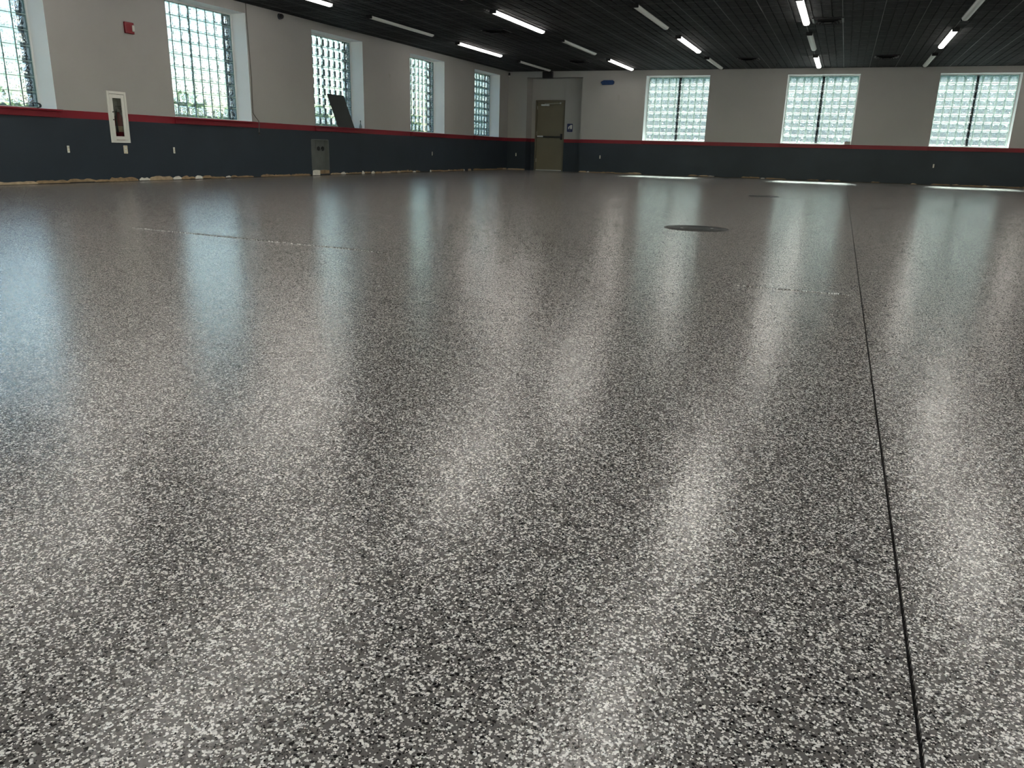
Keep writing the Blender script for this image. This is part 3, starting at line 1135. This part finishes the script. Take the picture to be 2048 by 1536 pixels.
LW = lambda y, z: (lambda u, n, zz: (n, y + u, z + zz))
FW = lambda x, z: (lambda u, n, zz: (x + u, -n, z + zz))
outlet('bare', LW(-15.463, 0.448), 'bare white outlet below the window at the photo edge')
outlet('plate', LW(-14.510, 0.453), 'ivory outlet plate directly under the extinguisher cabinet')
outlet('bare', LW(-13.584, 0.450), 'bare white outlet between the cabinet and the cable window')
outlet('bare', LW(-4.965, 0.452), 'tiny bare outlet under the window without anything on its sill')
outlet('bare', FW(0.304, 0.461), 'tiny bare outlet in the dark corner beside the door')
outlet('bare', FW(2.999, 0.459), 'bare outlet low between the door and the first far window')
outlet('bare', FW(11.877, 0.475), 'bare outlet low under the last far window')

# blank plate and switch plate
t = tag(empty('switch_plate', (3.454, 0, 2.118)), 'pale switch plate high on the far wall under the blue tape', 'switch')
MB().rbox(-0.04, -0.008, -0.06, 0.04, 0, 0.06, 0.002).build('cover_plate', M['wall'], t)
for z in (0.045, 0.0, -0.04):
    MB().rbox(-0.026, -0.012, z - 0.010, 0.026, -0.007, z + 0.010, 0.001).build('button', M['card'], t)
t = tag(empty('small_conduit_box', (0, -6.998, 2.118)), 'small pale box high on the wall between two left windows', 'wall box')
MB().rbox(0, -0.026, -0.052, 0.012, 0.026, 0.052, 0.002).build('plate', M['wall'], t)
MB().rbox(0.012, -0.01, -0.03, 0.018, 0.01, 0.03, 0.001).build('toggle', M['card'], t)

# dome camera near the ceiling on the left wall
t = tag(empty('dome_camera', (0, -10.80, 2.785)), 'small black dome on the left wall just under the ceiling', 'camera')
MB().lathe([(0.052, 0.0), (0.052, 0.02), (0.048, 0.028)], 20, axis='X').build('mount', M['navy'], t)
MB().lathe([(0.047, 0.026), (0.046, 0.05), (0.038, 0.072), (0.022, 0.088), (0.004, 0.093)], 20, axis='X').build('dome', M['black_plastic'], t)
t = tag(empty('motion_sensor', (0.012, -0.012, 2.75)), 'tiny motion sensor tucked in the far corner under the ceiling', 'sensor')
MB().rbox(0.0, -0.055, -0.01, 0.05, 0.0, 0.07, 0.012).build('housing', M['black_plastic'], t)
MB().lathe([(0.004, -0.045), (0.024, -0.03), (0.03, -0.005), (0.02, 0.005)], 14, origin=(0.026, -0.03, -0.01)).build('lens', M['white_plastic'], t)

# hanging cable
pts = [(-11.693, 2.858), (-11.690, 2.6), (-11.682, 2.292), (-11.672, 1.95), (-11.664, 1.66), (-11.676, 1.40), (-11.682, 1.12), (-11.672, 1.02), (-11.648, 0.95), (-11.645, 0.90), (-11.655, 0.84), (-11.660, 0.775)]
sm = []
for k in range(len(pts) - 1):
    for j in range(4):
        f_ = j / 4
        sm.append((pts[k][0] + (pts[k + 1][0] - pts[k][0]) * f_, pts[k][1] + (pts[k + 1][1] - pts[k][1]) * f_))
sm.append(pts[-1])


def cable_x(z):
    return 0.010 + (0.086 if z < 0.97 else 0.086 * max(0, 1 - (z - 0.97) / 0.12))


t = tag(empty('hanging_cable', (0, -11.66, 0.75)), 'thin cable hanging from the ceiling beside the second window', 'cable')
o = Vector((0, -11.66, 0.75))
MB().tube([Vector((cable_x(z), y, z)) - o for y, z in sm], 0.0065, 8).build('wire', M['cable'], t)
MB().rbox(cable_x(0.75) - 0.012, -0.014, -0.015, cable_x(0.75) + 0.012, 0.014, 0.03, 0.004).build('plug', M['black_plastic'], t)

# open service box low in the left wall
py0, py1, pz0, pz1 = PAN
t = tag(empty('service_box', (0, py0, pz0)), 'open grey metal service box with two dark holes, low in left wall', 'wall box')
w_, h_ = py1 - py0, pz1 - pz0
bx = MB()
D = -0.085
bx.face([(D, 0, 0), (D, w_, 0), (D, w_, h_), (D, 0, h_)])
bx.face([(D, 0, 0), (0.003, 0, 0), (0.003, 0, h_), (D, 0, h_)])
bx.face([(D, w_, 0), (0.003, w_, 0), (0.003, w_, h_), (D, w_, h_)])
bx.face([(D, 0, 0), (0.003, 0, 0), (0.003, w_, 0), (D, w_, 0)])
bx.face([(D, 0, h_), (0.003, 0, h_), (0.003, w_, h_), (D, w_, h_)])
bx.build('tub', M['galv'], t, fix=False)
fr = MB()
fr.rbox(0.0, -0.012, 0.0, 0.006, 0.006, h_, 0.001).rbox(0.0, w_ - 0.006, 0, 0.006, w_ + 0.014, h_, 0.001).rbox(0.0, 0.006, h_ - 0.006, 0.006, w_ - 0.006, h_ + 0.012, 0.001)
fr.build('flange', M['galv'], t)
for (yy, m_) in ((0.345, 'black_plastic'), (0.485, 'black')):
    MB().lathe([(0.044, 0.0), (0.044, 0.012), (0.036, 0.014)], 18, axis='X', origin=(D, yy, 0.415)).build('round_socket', M[m_], t)
MB().tube([(D + 0.01, 0.38, 0.40), (D + 0.02, 0.42, 0.392), (D + 0.01, 0.46, 0.40)], 0.005, 6).build('wire', M['cable'], t)
MB().tube([(D + 0.01, 0.24, 0.42), (D + 0.015, 0.25, 0.5), (D + 0.01, 0.245, h_ - 0.02)], 0.003, 6).build('wire', M['cable'], t)
MB().prism([(0.0, -0.095), (0.24, -0.098), (0.245, -0.004), (0.12, 0.006), (0.05, -0.002), (0.01, -0.004)], 0.002, 0.009, 'YZ').build('plaster_scrap', M['patch_white'], t)
MB().prism([(0.245, -0.075), (0.57, -0.07), (0.565, -0.006), (0.40, 0.002), (0.245, -0.004)], 0.002, 0.008, 'YZ').build('brown_scrap', M['patch_brown'], t)

# ------------------------------------------------------------------ things on the sills
# board leaning in the third window: foot near the sill front, top resting on the glass
t = tag(MB().rbox(-0.30, 0.0, 0.0, 0.30, 0.012, 0.70, 0.002).build('leaning_board', M['board']), 'dark grey board leaning in the third window', 'board')
foot = Vector((-0.035, -8.715, ZR + 0.002))
ang = math.radians(21)
t.matrix_world = Matrix.Translation(foot) @ Matrix.Rotation(math.pi / 2, 4, 'Z') @ Matrix.Rotation(-ang, 4, 'X')

t = tag(empty('squeeze_bottle', (-0.06, -8.145, ZR)), 'small grey bottle with a pointed nozzle beside the board', 'bottle')
MB().lathe([(0.026, 0.0), (0.030, 0.004), (0.030, 0.045), (0.026, 0.058), (0.016, 0.085)], 16).build('body', M['bottle'], t)
MB().lathe([(0.016, 0.085), (0.010, 0.105), (0.006, 0.135)], 12).build('nozzle', M['bottle'], t)
MB().lathe([(0.008, 0.130), (0.009, 0.135), (0.009, 0.165), (0.004, 0.172)], 12).build('tip_cap', M['bottle_tip'], t)

# black strap with a loop on the first sill
st = MB()
path = [(-16.55, 0.012), (-16.40, 0.008), (-16.25, 0.008), (-16.12, 0.016), (-16.02, 0.032), (-15.93, 0.048), (-15.85, 0.058), (-15.79, 0.054),
        (-15.765, 0.036), (-15.775, 0.014), (-15.81, 0.006), (-15.90, 0.006), (-15.98, 0.010), (-16.06, 0.010)]
wd, th = 0.035, 0.003
for k in range(len(path) - 1):
    (ya, za), (yb, zb) = path[k], path[k + 1]
    tv = Vector((yb - ya, zb - za)).normalized()
    nv = Vector((-tv.y, tv.x)) * (0.008 if 5 <= k <= 9 else th)
    for s in (0,):
        x0s, x1s = -0.045, -0.045 + wd
        p = [(ya, za), (yb, zb), (yb + nv.x, zb + nv.y), (ya + nv.x, za + nv.y)]
        st.prism([(q[0] + 16.2, q[1] + 0.006) for q in p], x0s, x1s, 'YZ')
t = st.build('looped_strap', M['strap'], None, (0, -16.2, ZR))
tag(t, 'black strap curled into a loop on the first sill', 'strap')

# small grey box on the middle far sill
t = tag(empty('small_box', (9.752, 0.075, ZR)), 'small grey cardboard box at the end of the middle far sill', 'box')
MB().rbox(-0.072, -0.055, 0.0, 0.072, 0.055, 0.078, 0.002).build('carton', M['card'], t)
MB().rbox(-0.074, -0.057, 0.070, 0.074, 0.057, 0.084, 0.002).build('lid', M['galv'], t)

# ------------------------------------------------------------------ things on the far wall
t = tag(empty('ceiling_box', (1.28, -0.06, 2.655)), 'black box hung from the ceiling above the door', 'box')
MB().rbox(-0.155, -0.05, 0.0, 0.155, 0.05, 0.185, 0.006).build('body', M['black_plastic'], t)
MB().rbox(-0.04, -0.03, 0.185, 0.04, 0.03, 0.203, 0.003).build('mount', M['black'], t)

t = tag(empty('taped_fixture', (3.11, 0, 2.53)), 'wall fixture wrapped in bright blue masking tape', 'tape')
poly = [(-0.20, 0.0), (-0.115, 0.062), (0.155, 0.062), (0.195, 0.03), (0.19, -0.03), (0.155, -0.058), (-0.02, -0.062), (-0.15, -0.066), (-0.175, -0.03)]
MB().prism(poly, -0.055, 0.0, 'XZ').build('wrap', M['blue_tape'], t)
MB().prism([(-0.10, -0.055), (-0.04, -0.06), (-0.06, 0.058), (-0.12, 0.05)], -0.059, -0.054, 'XZ').build('tape_strip', M['blue_tape'], t)
MB().prism([(0.06, -0.055), (0.14, -0.05), (0.13, 0.055), (0.05, 0.058)], -0.060, -0.054, 'XZ').build('tape_strip', M['blue_tape'], t)
MB().prism([(-0.175, -0.012), (0.185, 0.005), (0.18, 0.03), (-0.17, 0.015)], -0.058, -0.054, 'XZ').build('tape_strip', M['blue_tape'], t)

t = tag(empty('wall_sign', (1.891, ad - 0.08, 1.281)), 'navy plaque with a white door pictogram beside the door', 'sign')
rr = []
for (cx_, cz_, a0_) in ((0.072, 0.102, 0), (-0.072, 0.102, 90), (-0.072, -0.102, 180), (0.072, -0.102, 270)):
    for k in range(4):
        a = math.radians(a0_ + 30 * k)
        rr.append((cx_ + 0.016 * math.cos(a), cz_ + 0.016 * math.sin(a)))
MB().prism(rr, -0.006, 0.0, 'XZ').build('plaque', M['sign_blue'], t)
MB().prism([(0.012, -0.028), (0.066, -0.036), (0.072, 0.080), (0.030, 0.088), (0.006, 0.060)], -0.0085, -0.005, 'XZ').build('pictogram_door', M['white_plastic'], t)
MB().prism([(-0.062, -0.010), (-0.040, -0.014), (0.004, 0.040), (-0.006, 0.062), (-0.030, 0.040)], -0.0085, -0.005, 'XZ').build('pictogram_figure', M['white_plastic'], t)
MB().prism([(-0.060, -0.036), (-0.020, -0.030), (0.000, 0.004), (-0.016, 0.012)], -0.0085, -0.005, 'XZ').build('pictogram_figure', M['white_plastic'], t)
for (x0, x1, z) in ((-0.055, 0.055, -0.056), (-0.038, 0.030, -0.080)):
    MB().box(x0, -0.008, z - 0.005, x1, -0.005, z + 0.005).build('raised_line', M['galv'], t)

# ------------------------------------------------------------------ round covers in the floor
def cover(x, y, r, label):
    t = empty('floor_cover', (x, y, 0))
    tag(t, label, 'cover', 'round floor covers')
    MB().lathe([(r, 0.0005), (r - 0.002, 0.003), (r - 0.014, 0.003), (r - 0.016, 0.001)], 40, cap=False).build('rim', M['iron'], t)
    lid = MB().lathe([(0.001, 0.003), (r - 0.021, 0.003), (r - 0.020, 0.001)], 40, cap=False).build('lid', M['iron'], t)
    for k in range(3):
        q = r * (0.28 + 0.22 * k)
        MB().lathe([(q, 0.003), (q + 0.002, 0.0042), (q + 0.014, 0.0042), (q + 0.016, 0.003)], 40, cap=False).build('raised_ring', M['iron'], lid)
    for (a, b_) in ((0.45, 0.2), (-0.4, -0.3)):
        MB().lathe([(0.014, 0.003), (0.012, 0.006), (0.003, 0.007)], 12, origin=(a * r, b_ * r, 0)).build('bolt', M['steel'], lid)


cover(8.68, -16.68, 0.268, 'round dark floor cover, the larger and nearer one')
cover(8.66, -10.33, 0.225, 'round dark floor cover farther back toward the windows')

# ------------------------------------------------------------------ outside, seen only through the glass
g = MB()
g.face([(-80, -80, -0.12), (80, -80, -0.12), (80, 80, -0.12), (-80, 80, -0.12)])
tag(g.build('ground', M['concrete'], fix=False), 'worn asphalt ground outside the windows', 'ground', kind='structure')


def hedge(name, x0, x1, yfun, hgt, label, seed):
    rnd = random.Random(seed)
    b = MB()
    n = int(abs(x1 - x0) * 60)
    for _ in range(int(n * 2.6 * hgt)):
        u = rnd.uniform(x0, x1)
        z = rnd.uniform(-0.1, hgt * (0.8 + 0.2 * math.sin(u * 1.7 + seed)))
        c = Vector(yfun(u, rnd.uniform(-0.7, 0.7), z))
        a = Vector((rnd.gauss(0, 1), rnd.gauss(0, 1), rnd.gauss(0, 1))).normalized()
        d = a.cross(Vector((rnd.gauss(0, 1), rnd.gauss(0, 1), rnd.gauss(0, 1)))).normalized()
        s = rnd.uniform(0.12, 0.24)
        b.face([c - a * s, c - d * s * 0.55, c + a * s, c + d * s * 0.55])
    o = b.build(name, M['leaf'], fix=False)
    tag(o, label, 'hedge', kind='stuff')


bld = empty('added_building', (8, 14, -0.12))  # added so the far panes look onto shaded grey-green instead of bright sky
tag(bld, 'pale grey-green building added beyond the far windows to tone their panes', 'building', kind='structure')
MB().box(-18, 0, 0.6, 18, 8, 9.2).build('wall', M['stucco'], bld)
MB().box(-18.05, -0.06, 0, 18.05, 8.05, 0.6).build('plinth', M['outer'], bld)
MB().box(-18.15, -0.15, 9.2, 18.15, 8.15, 9.6).build('parapet', M['stucco'], bld)
hedge('foliage', -20.0, 14.0, lambda u, n, z: (-11.0 + n, u, z), 2.1, 'low shrubs outside the left windows', 5)
